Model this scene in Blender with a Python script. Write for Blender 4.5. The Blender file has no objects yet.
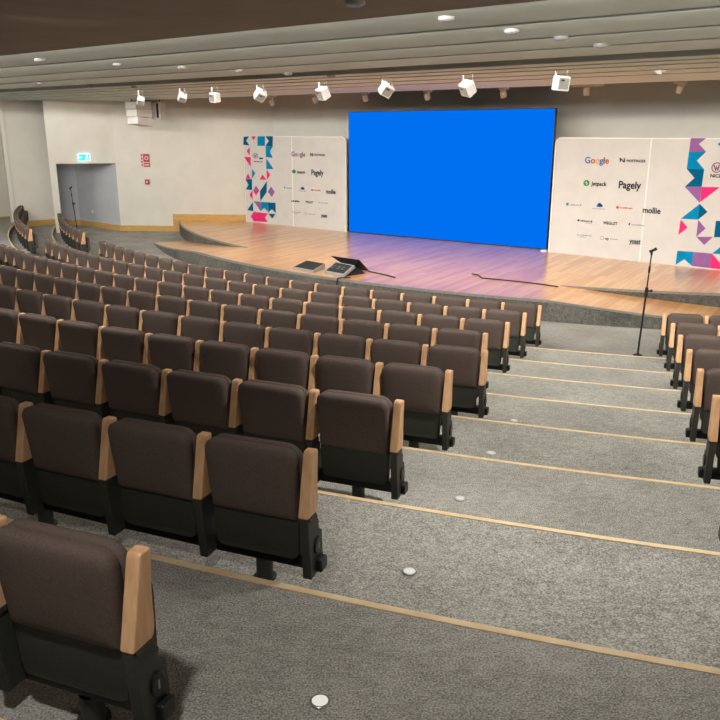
import bpy, bmesh, math, random
from mathutils import Vector, Matrix, Quaternion
random.seed(7)
D = bpy.data; SC = bpy.context.scene; COL = SC.collection
S = 1.1            # measured units -> metres
UP = 2.83          # eye height above the front floor, measured units
# ------------------------------------------------------------------ camera model (survey of the photograph)
F = 785.0; PITCH = math.atan(228/785.0); CP, SP = math.cos(PITCH), math.sin(PITCH)
def ray(u, v):
    x = (u-360)/F; y = (360-v)/F
    return Vector((x, CP+y*SP, -SP+y*CP))
def at_z(u, v, z): d = ray(u, v); return d*(z/d.z)
def at_y(u, v, y): d = ray(u, v); return d*(y/d.y)
CX, CY = 8.25, 25.25                       # centre of the seating arcs
def pol(R, a, z=0.0):
    a = math.radians(a); return Vector((CX+R*math.sin(a), CY-R*math.cos(a), z))
NX, NY = .594/1.0004, .805/1.0004          # normal of the stage wall (away from the audience)
N3 = Vector((NX, NY, 0)); T3 = Vector((NY, -NX, 0))
def st(s, t, z=0.0): return N3*s+T3*t+Vector((0, 0, z))
def plane_hit(u, v, p, n):
    d = ray(u, v); return d*(p.dot(n)/d.dot(n))
FL = -2.83; STG = -2.5
ARM = [0, -2.19, -2.06, -1.93, -1.79, -1.65, -1.5, -1.35, -1.2, -1.05, -.9, -.75, -.6, -.45, -.3, -.15]
def floor_z(k): return FL if k == 1 else ARM[k]-.64
def row_R(k): return 16.245+1.0985*(k-1)
def noz_R(k): return 16.50+1.09*(k-1)
def bend(a): return .011*max(0, -a-61)**1.4

# ------------------------------------------------------------------ materials
def nd(nt, t, **kw):
    n = nt.nodes.new(t)
    for k, v in kw.items(): setattr(n, k, v)
    return n
def base(name, rough=.5, spec=.5):
    m = D.materials.new(name); m.use_nodes = True
    b = m.node_tree.nodes['Principled BSDF']
    b.inputs['Roughness'].default_value = rough; b.inputs['Specular IOR Level'].default_value = spec
    return m, m.node_tree, b
def lin(c):
    f = lambda x: x/12.92 if x <= .04045 else ((x+.055)/1.055)**2.4
    return tuple(f(x/255) for x in c)+(1,)
def noisy(name, c1, c2, scale, rough=.5, spec=.5, stretch=(1, 1, 1), detail=3, bump=0, lo=.35, hi=.65, metal=0):
    m, nt, b = base(name, rough, spec)
    tc = nd(nt, 'ShaderNodeTexCoord'); mp = nd(nt, 'ShaderNodeMapping'); mp.inputs['Scale'].default_value = stretch
    nz = nd(nt, 'ShaderNodeTexNoise'); nz.inputs['Scale'].default_value = scale; nz.inputs['Detail'].default_value = detail
    cr = nd(nt, 'ShaderNodeValToRGB'); e = cr.color_ramp.elements
    e[0].position = lo; e[1].position = hi; e[0].color = lin(c1); e[1].color = lin(c2)
    L = nt.links.new
    L(tc.outputs['Object'], mp.inputs[0]); L(mp.outputs[0], nz.inputs['Vector']); L(nz.outputs['Fac'], cr.inputs[0]); L(cr.outputs[0], b.inputs['Base Color'])
    b.inputs['Metallic'].default_value = metal
    if bump:
        bp = nd(nt, 'ShaderNodeBump'); bp.inputs['Strength'].default_value = bump; bp.inputs['Distance'].default_value = .004
        L(nz.outputs['Fac'], bp.inputs['Height']); L(bp.outputs[0], b.inputs['Normal'])
    return m
def plain(name, c, rough=.5, spec=.5, metal=0): return noisy(name, c, tuple(min(255, x+5) for x in c), 6, rough, spec, metal=metal)
def inkm(name, c): return plain(name, c, .85, .08)
def emit(name, c, s, spec=.5):
    m, nt, b = base(name, .4, spec)
    b.inputs['Base Color'].default_value = (0, 0, 0, 1)
    b.inputs['Emission Color'].default_value = lin(c); b.inputs['Emission Strength'].default_value = s
    return m
def carpet(name, cd, cm, cl):
    m, nt, b = base(name, .95, .1); L = nt.links.new
    tc = nd(nt, 'ShaderNodeTexCoord')
    n1 = nd(nt, 'ShaderNodeTexNoise'); n1.inputs['Scale'].default_value = 130; n1.inputs['Detail'].default_value = 2
    mp = nd(nt, 'ShaderNodeMapping'); mp.inputs['Scale'].default_value = (1, 1.8, 1); mp.inputs['Rotation'].default_value = (0, 0, .35)
    n2 = nd(nt, 'ShaderNodeTexNoise'); n2.inputs['Scale'].default_value = 14; n2.inputs['Detail'].default_value = 5; n2.inputs['Roughness'].default_value = .7
    n3 = nd(nt, 'ShaderNodeTexNoise'); n3.inputs['Scale'].default_value = 1.3; n3.inputs['Detail'].default_value = 3
    L(tc.outputs['Object'], n1.inputs['Vector']); L(tc.outputs['Object'], mp.inputs[0]); L(mp.outputs[0], n2.inputs['Vector']); L(tc.outputs['Object'], n3.inputs['Vector'])
    a = nd(nt, 'ShaderNodeMath', operation='MULTIPLY_ADD'); a.inputs[1].default_value = .72
    a2 = nd(nt, 'ShaderNodeMath', operation='MULTIPLY'); a2.inputs[1].default_value = .28
    L(n2.outputs['Fac'], a2.inputs[0]); L(n1.outputs['Fac'], a.inputs[0]); L(a2.outputs[0], a.inputs[2])
    a3 = nd(nt, 'ShaderNodeMath', operation='MULTIPLY_ADD'); a3.inputs[1].default_value = .22; 
    L(n3.outputs['Fac'], a3.inputs[0]); L(a.outputs[0], a3.inputs[2])
    cr = nd(nt, 'ShaderNodeValToRGB'); e = cr.color_ramp.elements
    e[0].position = .47; e[0].color = lin(cd); e[1].position = .75; e[1].color = lin(cl)
    x = e.new(.61); x.color = lin(cm)
    L(a3.outputs[0], cr.inputs[0]); L(cr.outputs[0], b.inputs['Base Color'])
    bp = nd(nt, 'ShaderNodeBump'); bp.inputs['Strength'].default_value = .5; bp.inputs['Distance'].default_value = .006
    L(n1.outputs['Fac'], bp.inputs['Height']); L(bp.outputs[0], b.inputs['Normal'])
    return m
def planks(name):
    m, nt, b = base(name, .3, .6); L = nt.links.new; b.inputs['Coat Weight'].default_value = .6; b.inputs['Coat Roughness'].default_value = .22
    tc = nd(nt, 'ShaderNodeTexCoord'); mp = nd(nt, 'ShaderNodeMapping'); mp.inputs['Rotation'].default_value = (0, 0, math.radians(-58))
    br = nd(nt, 'ShaderNodeTexBrick'); br.offset = .37; br.squash = 1
    br.inputs['Scale'].default_value = 1; br.inputs['Brick Width'].default_value = 1.5; br.inputs['Row Height'].default_value = .115
    br.inputs['Mortar Size'].default_value = .0025; br.inputs['Mortar Smooth'].default_value = .3; br.inputs['Bias'].default_value = 0
    br.inputs['Color1'].default_value = lin((214, 144, 82)); br.inputs['Color2'].default_value = lin((240, 182, 114)); br.inputs['Mortar'].default_value = lin((150, 100, 64))
    m2 = nd(nt, 'ShaderNodeMapping'); m2.inputs['Scale'].default_value = (1.2, 26, 1)
    nz = nd(nt, 'ShaderNodeTexNoise'); nz.inputs['Scale'].default_value = 2; nz.inputs['Detail'].default_value = 5
    mx = nd(nt, 'ShaderNodeMixRGB', blend_type='MULTIPLY'); mx.inputs[0].default_value = .45
    cr = nd(nt, 'ShaderNodeValToRGB'); cr.color_ramp.elements[0].color = (.72, .66, .6, 1); cr.color_ramp.elements[0].position = .3; cr.color_ramp.elements[1].position = .7
    L(tc.outputs['Object'], mp.inputs[0]); L(mp.outputs[0], br.inputs['Vector']); L(mp.outputs[0], m2.inputs[0]); L(m2.outputs[0], nz.inputs['Vector'])
    L(nz.outputs['Fac'], cr.inputs[0]); L(br.outputs['Color'], mx.inputs[1]); L(cr.outputs[0], mx.inputs[2]); L(mx.outputs[0], b.inputs['Base Color'])
    return m
M = dict(
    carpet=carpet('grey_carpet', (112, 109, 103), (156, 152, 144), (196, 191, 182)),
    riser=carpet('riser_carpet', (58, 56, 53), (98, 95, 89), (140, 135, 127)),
    stage=planks('stage_wood'),
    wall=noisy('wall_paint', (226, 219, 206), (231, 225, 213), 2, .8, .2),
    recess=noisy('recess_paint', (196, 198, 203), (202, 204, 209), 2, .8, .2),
    ceil=noisy('louvre_paint', (206, 210, 201), (212, 216, 207), 2, .8, .2),
    dark=noisy('dark_ceiling', (140, 122, 106), (146, 128, 112), 2, .9, .1),
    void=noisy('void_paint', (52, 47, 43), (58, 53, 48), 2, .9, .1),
    base=noisy('baseboard_wood', (204, 158, 88), (220, 176, 106), 5, .45, .4, (1, 1, 8)),
    nose=noisy('nosing_wood', (226, 194, 146), (238, 212, 170), 9, .45, .5, (1, 1, 1)),
    edge=noisy('edge_trim', (126, 122, 114), (142, 137, 128), 20, .5),
    brown=noisy('brown_fabric', (93, 79, 72), (105, 90, 83), 160, .85, .25, bump=.25),
    plastic=noisy('dark_plastic', (56, 57, 50), (62, 63, 55), 90, .5, .4),
    arm=noisy('beech_wood', (220, 168, 122), (238, 190, 144), 7, .38, .45, (5, 5, .7), 5),
    black=noisy('black_metal', (22, 22, 22), (28, 28, 27), 60, .42, .5),
    blackp=noisy('black_paint', (14, 14, 15), (19, 19, 20), 40, .4, .5),
    steel=noisy('brushed_steel', (180, 180, 178), (205, 205, 202), 30, .3, .5, metal=.8),
    white=noisy('white_shell', (236, 233, 228), (242, 240, 235), 8, .5, .4),
    grille=noisy('white_grille', (206, 200, 190), (226, 221, 212), 120, .6, .3),
    beige=noisy('beige_shell', (206, 196, 186), (214, 204, 194), 8, .6, .3),
    ban=noisy('banner_fabric', (210, 207, 201), (215, 212, 206), 3, .75, .2),
    banedge=noisy('banner_edge', (240, 236, 228), (245, 241, 234), 3, .6, .3),
    led=emit('led_screen', (0, 112, 241), .747, 0),
    exit=emit('exit_green', (10, 215, 230), 1.3), exitw=emit('exit_white', (225, 250, 255), 1.2),
    stepled=emit('step_light', (235, 230, 220), .7),
    lens=noisy('lamp_lens', (150, 148, 142), (158, 156, 150), 10, .25, .5),
    moncase=noisy('monitor_case', (150, 149, 143), (162, 161, 155), 10, .4, .4),
    red=plain('alarm_red', (172, 40, 52), .4), redlight=plain('alarm_pale', (232, 190, 186), .5),
    screen=noisy('dark_screen', (40, 42, 40), (50, 52, 49), 30, .6, .2),
    rubber=plain('rubber', (20, 20, 20), .7),
    tri_dark=inkm('print_petrol', (0, 92, 130)), tri_blue=inkm('print_blue', (0, 132, 180)), tri_purple=inkm('print_purple', (146, 96, 152)),
    tri_pink=inkm('print_pink', (232, 48, 118)), ink=inkm('print_ink', (44, 44, 48)), inkgrey=inkm('print_grey', (150, 150, 156)),
    gblue=inkm('print_gblue', (84, 116, 190)), gred=inkm('print_gred', (214, 84, 74)), gyel=inkm('print_gyellow', (226, 178, 80)), ggreen=inkm('print_ggreen', (52, 140, 84)), navy=inkm('print_navy', (34, 58, 128)), wine=inkm('print_wine', (120, 62, 100)),
)
# ------------------------------------------------------------------ mesh collector
class MB:
    def __init__(s): s.v = []; s.f = []; s.m = []; s.sm = []
    def add(s, vs, fs, mi=0, smooth=False):
        o = len(s.v); s.v += [Vector(p) for p in vs]
        for f in fs: s.f.append([i+o for i in f]); s.m.append(mi); s.sm.append(smooth)
        return s
    def hexa(s, b, t, mi=0):              # bottom ring (ccw from above), top ring
        n = len(b)
        return s.add(list(b)+list(t), [list(range(n))[::-1], list(range(n, 2*n))]+[[i, (i+1) % n, n+(i+1) % n, n+i] for i in range(n)], mi)
    def box(s, x0, x1, y0, y1, z0, z1, mi=0, bev=0):
        if bev:
            return s.bbox((x0+x1)/2, (y0+y1)/2, (z0+z1)/2, x1-x0, y1-y0, z1-z0, bev, mi)
        return s.hexa([(x0, y0, z0), (x1, y0, z0), (x1, y1, z0), (x0, y1, z0)], [(x0, y0, z1), (x1, y0, z1), (x1, y1, z1), (x0, y1, z1)], mi)
    def bm(s, bm, mi=0, smooth=False):
        bm.verts.ensure_lookup_table(); bm.verts.index_update()
        s.add([v.co.copy() for v in bm.verts], [[v.index for v in f.verts] for f in bm.faces], mi, smooth); bm.free(); return s
    def bbox(s, cx, cy, cz, sx, sy, sz, bev, mi=0, mat=None, seg=2):
        bm = bmesh.new(); bmesh.ops.create_cube(bm, size=1)
        bmesh.ops.scale(bm, vec=(sx, sy, sz), verts=bm.verts)
        bmesh.ops.bevel(bm, geom=bm.edges[:], offset=bev, segments=seg, affect='EDGES', profile=.5)
        if mat: bmesh.ops.transform(bm, matrix=mat, verts=bm.verts)
        bmesh.ops.translate(bm, vec=(cx, cy, cz), verts=bm.verts)
        return s.bm(bm, mi)
    def prism(s, prof, w, axis='x', c=0, mi=0, bev=0):   # profile (y,z) extruded along x about c
        bm = bmesh.new()
        a = [bm.verts.new((c-w/2, y, z)) for y, z in prof]; b = [bm.verts.new((c+w/2, y, z)) for y, z in prof]
        n = len(prof)
        bm.faces.new(a); bm.faces.new(b[::-1])
        for i in range(n): bm.faces.new((a[i], b[i], b[(i+1) % n], a[(i+1) % n]))
        bmesh.ops.recalc_face_normals(bm, faces=bm.faces)
        if bev: bmesh.ops.bevel(bm, geom=bm.edges[:], offset=bev, segments=2, affect='EDGES', profile=.5)
        return s.bm(bm, mi)
    def loft(s, rings, mi=0, smooth=True, cap=True, capsmooth=False):
        n = len(rings[0]); vs = [p for r in rings for p in r]; fs = []
        for k in range(len(rings)-1):
            for i in range(n): fs.append([k*n+i, k*n+(i+1) % n, (k+1)*n+(i+1) % n, (k+1)*n+i])
        s.add(vs, fs, mi, smooth)
        if cap:
            if capsmooth: o = len(s.v)-len(vs); s.f.append([o+i for i in range(n)][::-1]); s.m.append(mi); s.sm.append(True)
            else: s.add(rings[0], [list(range(n))[::-1]], mi)
            s.add(rings[-1], [list(range(n))], mi)
        return s
    def tube(s, pts, r, mi=0, n=10, cap=True):
        pts = [Vector(p) for p in pts]; rings = []
        for i, p in enumerate(pts):
            t = (pts[min(i+1, len(pts)-1)]-pts[max(i-1, 0)]).normalized()
            u = t.cross(Vector((0, 0, 1)));
            if u.length < .05: u = t.cross(Vector((1, 0, 0)))
            u.normalize(); w = t.cross(u).normalized(); rr = r[i] if isinstance(r, (list, tuple)) else r
            rings.append([p+u*(rr*math.cos(2*math.pi*k/n))+w*(rr*math.sin(2*math.pi*k/n)) for k in range(n)])
        return s.loft(rings, mi, True, cap)
    def build(s, name, mats, parent=None):
        if not isinstance(mats, (list, tuple)): mats = [mats]
        org = Vector((0, 0, 0))
        if parent is None and s.v:
            xs = [p.x for p in s.v]; ys = [p.y for p in s.v]; org = Vector(((min(xs)+max(xs))/2, (min(ys)+max(ys))/2, min(p.z for p in s.v)))
        me = D.meshes.new(name); me.from_pydata([tuple(p-org) for p in s.v], [], s.f)
        for m in mats: me.materials.append(m)
        for p, mi, sm in zip(me.polygons, s.m, s.sm): p.material_index = mi; p.use_smooth = sm
        bm = bmesh.new(); bm.from_mesh(me); bmesh.ops.recalc_face_normals(bm, faces=bm.faces); bm.to_mesh(me); bm.free()
        o = D.objects.new(name, me); COL.objects.link(o); o.location = org
        if parent: o.parent = parent
        return o
def tag(o, label, cat, group=None):
    o['label'] = label; o['category'] = cat
    if group: o['group'] = group
    return o
def thing(name, label, cat, loc=(0, 0, 0), rz=0, group=None):
    o = D.objects.new(name, None); COL.objects.link(o); o.location = loc; o.rotation_euler = (0, 0, rz)
    o.empty_display_size = .1
    return tag(o, label, cat, group)
def struct(o): o['kind'] = 'structure'; return o

# ------------------------------------------------------------------ tiered carpet floor
ANG = [a for a in range(-106, 25, 1)]
prof = [(5.0, FL), (noz_R(1), FL)]
for k in range(1, 15):
    z = floor_z(k+1); prof += [(noz_R(k), z), (noz_R(k+1), z)]
f = MB(); n = len(prof); vs = []
for a in ANG:
    for R, z in prof: vs.append(pol(R+(bend(a) if R > 10 else 0), a, z))
fs = [[i*n+j, i*n+j+1, (i+1)*n+j+1, (i+1)*n+j] for i in range(len(ANG)-1) for j in range(n-1)]
f.add(vs, fs); struct(f.build('floor', M['carpet']))
for k in range(1, 12):                      # timber nosing along the front of every tier
    m = MB(); z = floor_z(k+1); rings = []
    for a in [x*.5 for x in range(-200, 31)]:
        b = noz_R(k)+bend(a); w = .026
        rings.append([pol(b-.006, a, z-.028), pol(b+w, a, z-.028), pol(b+w, a, z+.004), pol(b-.006, a, z+.004)])
    m.loft(rings, 0, False); struct(m.build('trim_%d' % k, M['nose']))

# ------------------------------------------------------------------ stage and its two curved ramps
RF = 14.38
def r_up(a): return 13.06 if a > -40 else 13.18+.56*max(0, (-a-55))/28
A0, A1, A2, A3 = -83.2, -55.0, -21.8, 12.0
def stage_front(a): return RF if A1 <= a <= A2 else r_up(a)
def sweep(name, mat, ang, ring):
    m = MB(); m.loft([ring(a) for a in ang], 0, False); return struct(m.build(name, mat))
def lrange(a, b, n): return [a+(b-a)*i/n for i in range(n+1)]
def slab(ri, ro, z0, z1):
    return lambda a: [pol(ri(a), a, z0(a)), pol(ro(a), a, z0(a)), pol(ro(a), a, z1(a)), pol(ri(a), a, z1(a))]
c = lambda v: (lambda a: v)
top = MB()
for lo, hi, nn in ((A0, A1, 28), (A1, A2, 32), (A2, A3, 34)):
    ang = lrange(lo, hi, nn); rf = (lambda a: RF) if lo == A1 else r_up
    top.loft([slab(c(5.5), rf, c(STG-.03), c(STG))(a) for a in ang], 0, False)
struct(top.build('stage_floor', M['stage']))
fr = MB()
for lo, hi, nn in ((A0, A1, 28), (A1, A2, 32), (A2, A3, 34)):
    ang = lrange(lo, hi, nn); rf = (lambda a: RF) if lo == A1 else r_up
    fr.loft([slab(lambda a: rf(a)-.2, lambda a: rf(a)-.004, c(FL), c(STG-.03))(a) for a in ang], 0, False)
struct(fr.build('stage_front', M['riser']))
def ramp(name, a_hi, a_lo, nn):
    zt = lambda a: FL+.02+(STG-FL-.02)*max(0, (a_lo-a)/(a_lo-a_hi))
    ang = lrange(a_hi, a_lo, nn)
    ro = lambda a: RF if a > -60 else RF+.02
    sweep(name+'_floor', M['stage'], ang, slab(lambda a: r_up(a)-.002, ro, lambda a: zt(a)-.02, zt))
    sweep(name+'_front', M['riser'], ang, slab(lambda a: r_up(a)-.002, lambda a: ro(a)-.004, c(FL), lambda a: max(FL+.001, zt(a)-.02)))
    sweep(name+'_edge', M['edge'], ang, slab(lambda a: ro(a)-.035, lambda a: ro(a)+.004, lambda a: zt(a)-.025, lambda a: zt(a)+.004))
ramp('stage_ramp', A1, -72.3, 30); ramp('side_ramp', A2, -6.5, 26)
for nm, lo, hi in (('trim_20', A0, A1), ('trim_21', A1, A2), ('trim_22', A2, A3)):
    rf = (lambda a: RF) if lo == A1 else r_up
    sweep(nm, M['edge'], lrange(lo, hi, 34), slab(lambda a: rf(a)-.035, lambda a: rf(a)+.004, c(STG-.034), c(STG+.004)))

# ------------------------------------------------------------------ walls
TOPZ = 1.62
def wall(name, p, q, z0=FL, z1=TOPZ, th=.18, mat='wall', side=1):
    p = Vector((p[0], p[1], 0)); q = Vector((q[0], q[1], 0)); d = (q-p).normalized(); nrm = Vector((-d.y, d.x, 0))*th*side
    m = MB(); b = [p, q, q+nrm, p+nrm]
    m.hexa([x+Vector((0, 0, z0)) for x in b], [x+Vector((0, 0, z1)) for x in b]); return struct(m.build(name, M[mat]))
def skirt(name, pts, z0=FL, h=.165, th=.022, side=-1):
    m = MB()
    for p, q in zip(pts, pts[1:]):
        p = Vector((p[0], p[1], z0)); q = Vector((q[0], q[1], z0)); d = (q-p).normalized(); nrm = Vector((-d.y, d.x, 0))*th*side
        b = [p, q, q+nrm, p+nrm]; m.hexa(b, [x+Vector((0, 0, h)) for x in b])
    return struct(m.build(name, M['base']))
K = Vector((-2.45, 23.13, 0))                       # corner of the side wall and the stage wall
A = Vector((-7.12, 23.55, 0)); E = Vector((-8.86, 23.04, 0)); J = A.lerp(E, .90)
B = Vector((-8.85, 25.08, 0)); Bb = Vector((-10.4, 25.08, 0))
P2r = Vector((-9.19, 24.12, 0)); P2l = Vector((-10.22, 23.3, 0)); P1r = Vector((-10.9, 25.0, 0)); P1l = Vector((-13.2, 23.6, 0))
FARL = Vector((-20.5, 9.4, 0))
wall('wall_back', K, K+T3*22)
wall('wall_left', A, K)
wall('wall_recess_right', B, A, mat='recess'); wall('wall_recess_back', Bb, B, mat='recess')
HZ = -.875
wall('wall_header', E, A, z0=HZ, th=.16); wall('wall_jamb', E, J, z1=HZ, th=.16)
m = MB(); q = [A+Vector((.05, .1, 0)), B+Vector((.1, .1, 0)), Bb+Vector((.6, .1, 0)), E+Vector((.2, .14, 0))]
m.hexa([x+Vector((0, 0, HZ+.25)) for x in q], [x+Vector((0, 0, HZ+.3)) for x in q]); struct(m.build('ceiling_recess', M['recess']))
wall('wall_pillar', P2l, P2r+(P2r-P2l).normalized()*.05); wall('wall_pillar_return', P1r, P2l+(P2l-P2r).normalized()*.0, th=.1)
wall('wall_panel', P1l, P1r); wall('wall_far_left', FARL, P1l)
RR = st(17.2, 6.6); RB = st(-4.5, 6.6); LB = st(-4.5, -22.5)
wall('wall_right', RR, RB); wall('wall_rear', RB, LB); wall('wall_rear_left', LB, FARL)
wl = A+(K-A)*.345                                   # where the wall skirting steps up beside the stage
skirt('baseboard_left', [A, wl]); skirt('baseboard_stage', [wl, K], z0=STG-.33, h=.33+.18, th=.03)
skirt('baseboard_recess', [Bb, B, A]); skirt('baseboard_panel', [P1l, P1r], z0=floor_z(2)); skirt('baseboard_pillar', [P2l, P2r], z0=floor_z(2)); skirt('baseboard_back', [K, K+T3*22], z0=STG)

# ------------------------------------------------------------------ ceiling: flat dark field, stepped louvre boards with hidden strip lights
LOWZ = .85; EDG = [5.36, 6.42, 7.50, 8.50, 9.55, 10.7, 11.35, 12.2, 13.1, 15.1]; T0, T1 = -26, 6.55
def slab_st(name, s0, s1, t0, t1, z0, z1, mat):
    m = MB(); m.hexa([st(s0, t0, z0), st(s0, t1, z0), st(s1, t1, z0), st(s1, t0, z0)], [st(s0, t0, z1), st(s0, t1, z1), st(s1, t1, z1), st(s1, t0, z1)])
    return struct(m.build(name, M[mat]))
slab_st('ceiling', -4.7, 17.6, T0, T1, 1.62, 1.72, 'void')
slab_st('ceiling_rear', -4.5, 5.36, T0, T1, LOWZ, LOWZ+.05, 'dark')
LIP = .075; GAP = .08
def board_z(s):
    if s <= EDG[0]: return LOWZ
    for a, b in zip(EDG, EDG[1:]):
        if a <= s <= b:
            if abs(a-9.55) < .01 and s < 10.17: return 1.05
            lp = LIP if b < 15 else .03
            return LOWZ+lp*(1-(s-a)/(b-a))
    return 1.6
for a, b in zip(EDG, EDG[1:]):
    a2 = 10.17 if abs(a-9.55) < .01 else a+.004
    m = MB(); und = [(a2, LOWZ), (a2+.016, LOWZ)]+[(x, board_z(x)) for x in lrange(a2+.018, b-GAP, 6)]
    ring = und+[(b-GAP, LOWZ+.085), (a2, LOWZ+.085)]
    m.loft([[st(x, T0, z) for x, z in ring], [st(x, T1, z) for x, z in ring]], 0, False)
    struct(m.build('ceiling_louver', M['ceil']))
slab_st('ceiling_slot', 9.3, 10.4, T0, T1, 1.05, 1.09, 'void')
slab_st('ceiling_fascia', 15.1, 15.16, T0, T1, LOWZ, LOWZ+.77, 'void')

# ------------------------------------------------------------------ lights of the room
def light(name, kind, loc, power, color=(1, .99, .95), aim=None, **kw):
    l = D.lights.new(name, kind); l.energy = power; l.color = color
    for k, v in kw.items(): setattr(l, k, v)
    o = D.objects.new(name, l); COL.objects.link(o); o.location = loc
    if aim is not None: o.rotation_euler = Vector(aim).to_track_quat('-Z', 'Y').to_euler()
    return o
STRIP = 170
for s0, p in ((5.364, 1.8), (6.424, 1.8), (7.504, 1.1), (8.504, .8), (10.17, .55), (10.704, .3), (11.354, .3), (12.204, .3)):
    light('cove_strip', 'AREA', st(s0+.021, (-20.5+6)/2, LOWZ+.058), STRIP*p, aim=N3+Vector((0, 0, -.45)), shape='RECTANGLE', size=26.5*S, size_y=.022)

# ------------------------------------------------------------------ chairs
SW = .4865; SHIFT = -.028
def rrect(hw, z0, z1, rt, rb, nn=5, taper=.0):
    pts = []
    for cx, cz, r, a in ((hw-rt, z1-rt, rt, 0), (-hw+rt, z1-rt, rt, 90), (-hw+rb, z0+rb, rb, 180), (hw-rb, z0+rb, rb, 270)):
        for i in range(nn+1):
            t = math.radians(a+90*i/nn); pts.append((cx+r*math.cos(t), cz+r*math.sin(t)))
    return [(x*(1-taper*(z1-z)/(z1-z0)), z) for x, z in pts]
def pad(outline, layers, bulge=0, lean=0, zr=.34):
    xs = [p[0] for p in outline]; zs = [p[1] for p in outline]; hw = max(xs); cz = (max(zs)+min(zs))/2; hz = (max(zs)-min(zs))/2
    rings = []
    for y, ins in layers:
        r = []
        for x, z in outline:
            x2 = x*(1-ins/hw); z2 = cz+(z-cz)*(1-ins/hz)
            r.append((x2, y-bulge*(1-(x2/hw)**2)-lean*(z2-zr), z2))
        rings.append(r)
    return rings
def chair_meshes():
    o = {}
    m = MB(); ol = rrect(.203, .335, .652, .05, .012, taper=.03)
    m.loft(pad(ol, [(-.013, .13), (-.0125, .08), (-.011, .04), (-.007, .018), (0, .006), (.01, 0), (.045, 0), (.053, .006)], .012, .12), capsmooth=True); o['backrest'] = (m, 'brown')
    m = MB(); ol = rrect(.211, .32, .652, .07, .03)
    m.loft(pad(ol, [(.05, .014), (.055, .002), (.085, 0), (.097, .012), (.102, .05)], 0, .12)); o['back_cushion'] = (m, 'brown')
    m = MB(); ol = rrect(.198, .155, .338, .006, .03, taper=.05)
    m.loft(pad(ol, [(.012, .008), (.008, .0), (.05, 0), (.055, .004)], .012, .03)); o['back_panel'] = (m, 'plastic')
    m = MB(); ol = rrect(.195, .2, .50, .06, .05)
    m.loft(pad(ol, [(.105, .01), (.11, 0), (.15, 0), (.165, .02), (.17, .06)], 0, -.02)); o['seat'] = (m, 'brown')
    armp = [(-.044, .376), (-.024, .46), (.016, .63), (.023, .64), (.062, .64), (.067, .63), (.058, .54), (.056, .48), (.058, .43), (.056, .40), (.048, .38), (.038, .374)]
    stdp = [(-.016, .094), (-.04, .375), (.038, .375), (.055, .36), (.058, .34), (.072, .325), (.066, .30), (.074, .285), (.098, .27), (.108, .11), (.094, .094)]
    for nm, x in (('l', -SW/2), ('r', SW/2)):
        m = MB(); m.prism(armp, .045, c=x, bev=.006); o['armrest'+nm] = (m, 'arm')
        m = MB(); m.prism(stdp, .038, c=x, bev=.005)
        m.box(x-.024, x+.024, -.03, .03, .36, .378); o['side_standard'+nm] = (m, 'plastic')
        sg = 1 if x > 0 else -1
        m = MB(); m.bbox(x+sg*.032, .06, .135, .026, .06, .056, .006); o['beam_end_cap'+nm] = (m, 'black')
        m = MB(); cx = x+sg*.0205; rg = []
        for r, dx in ((1, 0), (1, .005), (.9, .007)):
            rg.append([(cx+sg*dx, .045+.03*r*math.cos(t*math.pi/10), .225+.038*r*math.sin(t*math.pi/10)) for t in range(20)])
        m.loft(rg, 0, False); o['number_plate'+nm] = (m, 'blackp')
        m = MB(); m.box(cx+sg*.006 if sg > 0 else cx-.0085, cx+.0085 if sg > 0 else cx-.006, .042, .048, .212, .238); o['number'+nm] = (m, 'lens')
    m = MB(); m.bbox(-.004, .075, .13, SW-.056, .06, .06, .006); o['beam'] = (m, 'black')
    for nm, x in (('c', .0), ('h', -SW/2)):
        m = MB(); m.tube([(x, .075, .006), (x, .075, .098)], .036, n=14); m.tube([(x, .075, 0), (x, .075, .008)], .05, n=24)
        o['pedestal'+nm] = (m, 'plastic')
    return o
CM = {}
for k, (m, mt) in chair_meshes().items():
    nm = k if k in ('beam', 'seat') else k.rstrip('lrch') if k[:-1] in ('armrest', 'side_standard', 'beam_end_cap', 'number_plate', 'number', 'pedestal') else k
    if k[:-1] in ('armrest', 'side_standard', 'beam_end_cap', 'number_plate', 'number', 'pedestal'): nm = k[:-1]
    ob = m.build(nm, M[mt], parent=None)
    me = ob.data
    me.transform(Matrix.Translation(ob.location)); D.objects.remove(ob); CM[k] = (nm, me)
def part(k, parent):
    nm, me = CM[k]; o = D.objects.new(nm, me); COL.objects.link(o); o.parent = parent; return o
ORD = ['', 'first', 'second', 'third', 'fourth', 'fifth', 'sixth', 'seventh', 'eighth', 'ninth', 'tenth', 'eleventh', 'twelfth', 'thirteenth', 'fourteenth', 'fifteenth', 'sixteenth', 'seventeenth', 'eighteenth', 'nineteenth', 'twentieth', 'twenty-first', 'twenty-second', 'twenty-third', 'twenty-fourth', 'twenty-fifth']
def chair(p, rz, label, group, end=None, ped=None):
    p = p+Vector((-math.sin(rz), math.cos(rz), 0))*SHIFT
    t = thing('auditorium_seat', label, 'seat', p, rz, group)
    for k in ('backrest', 'back_cushion', 'back_panel', 'seat', 'armrestl', 'side_standardl', 'beam'): part(k, t)
    if end:
        if end == 'r': part('armrestr', t); 
        sd = part('side_standardr', t) if end == 'r' else [x for x in t.children if x.name.startswith('side_standard')][0]
        part('beam_end_cap'+end, t); pl = part('number_plate'+end, sd); part('number'+end, pl)
    if ped: part('pedestal'+ped, t)
    return t
def proj(p):
    y = p.y*CP-p.z*SP; u = p.y*SP+p.z*CP
    return 360+F*p.x/y, 360-F*u/y
def in_view(p, mg=60):
    if p.y*CP-p.z*SP < .3: return False
    u, v = proj(p+Vector((0, 0, .4))); return -mg < u < 720+mg and v < 900
def ped_of(i):
    for q in range(12):
        x = 2.5*q
        if q % 2 == 0 and i == int(x): return 'c'
        if q % 2 == 1 and i == int(x): return 'h'
    return None
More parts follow.
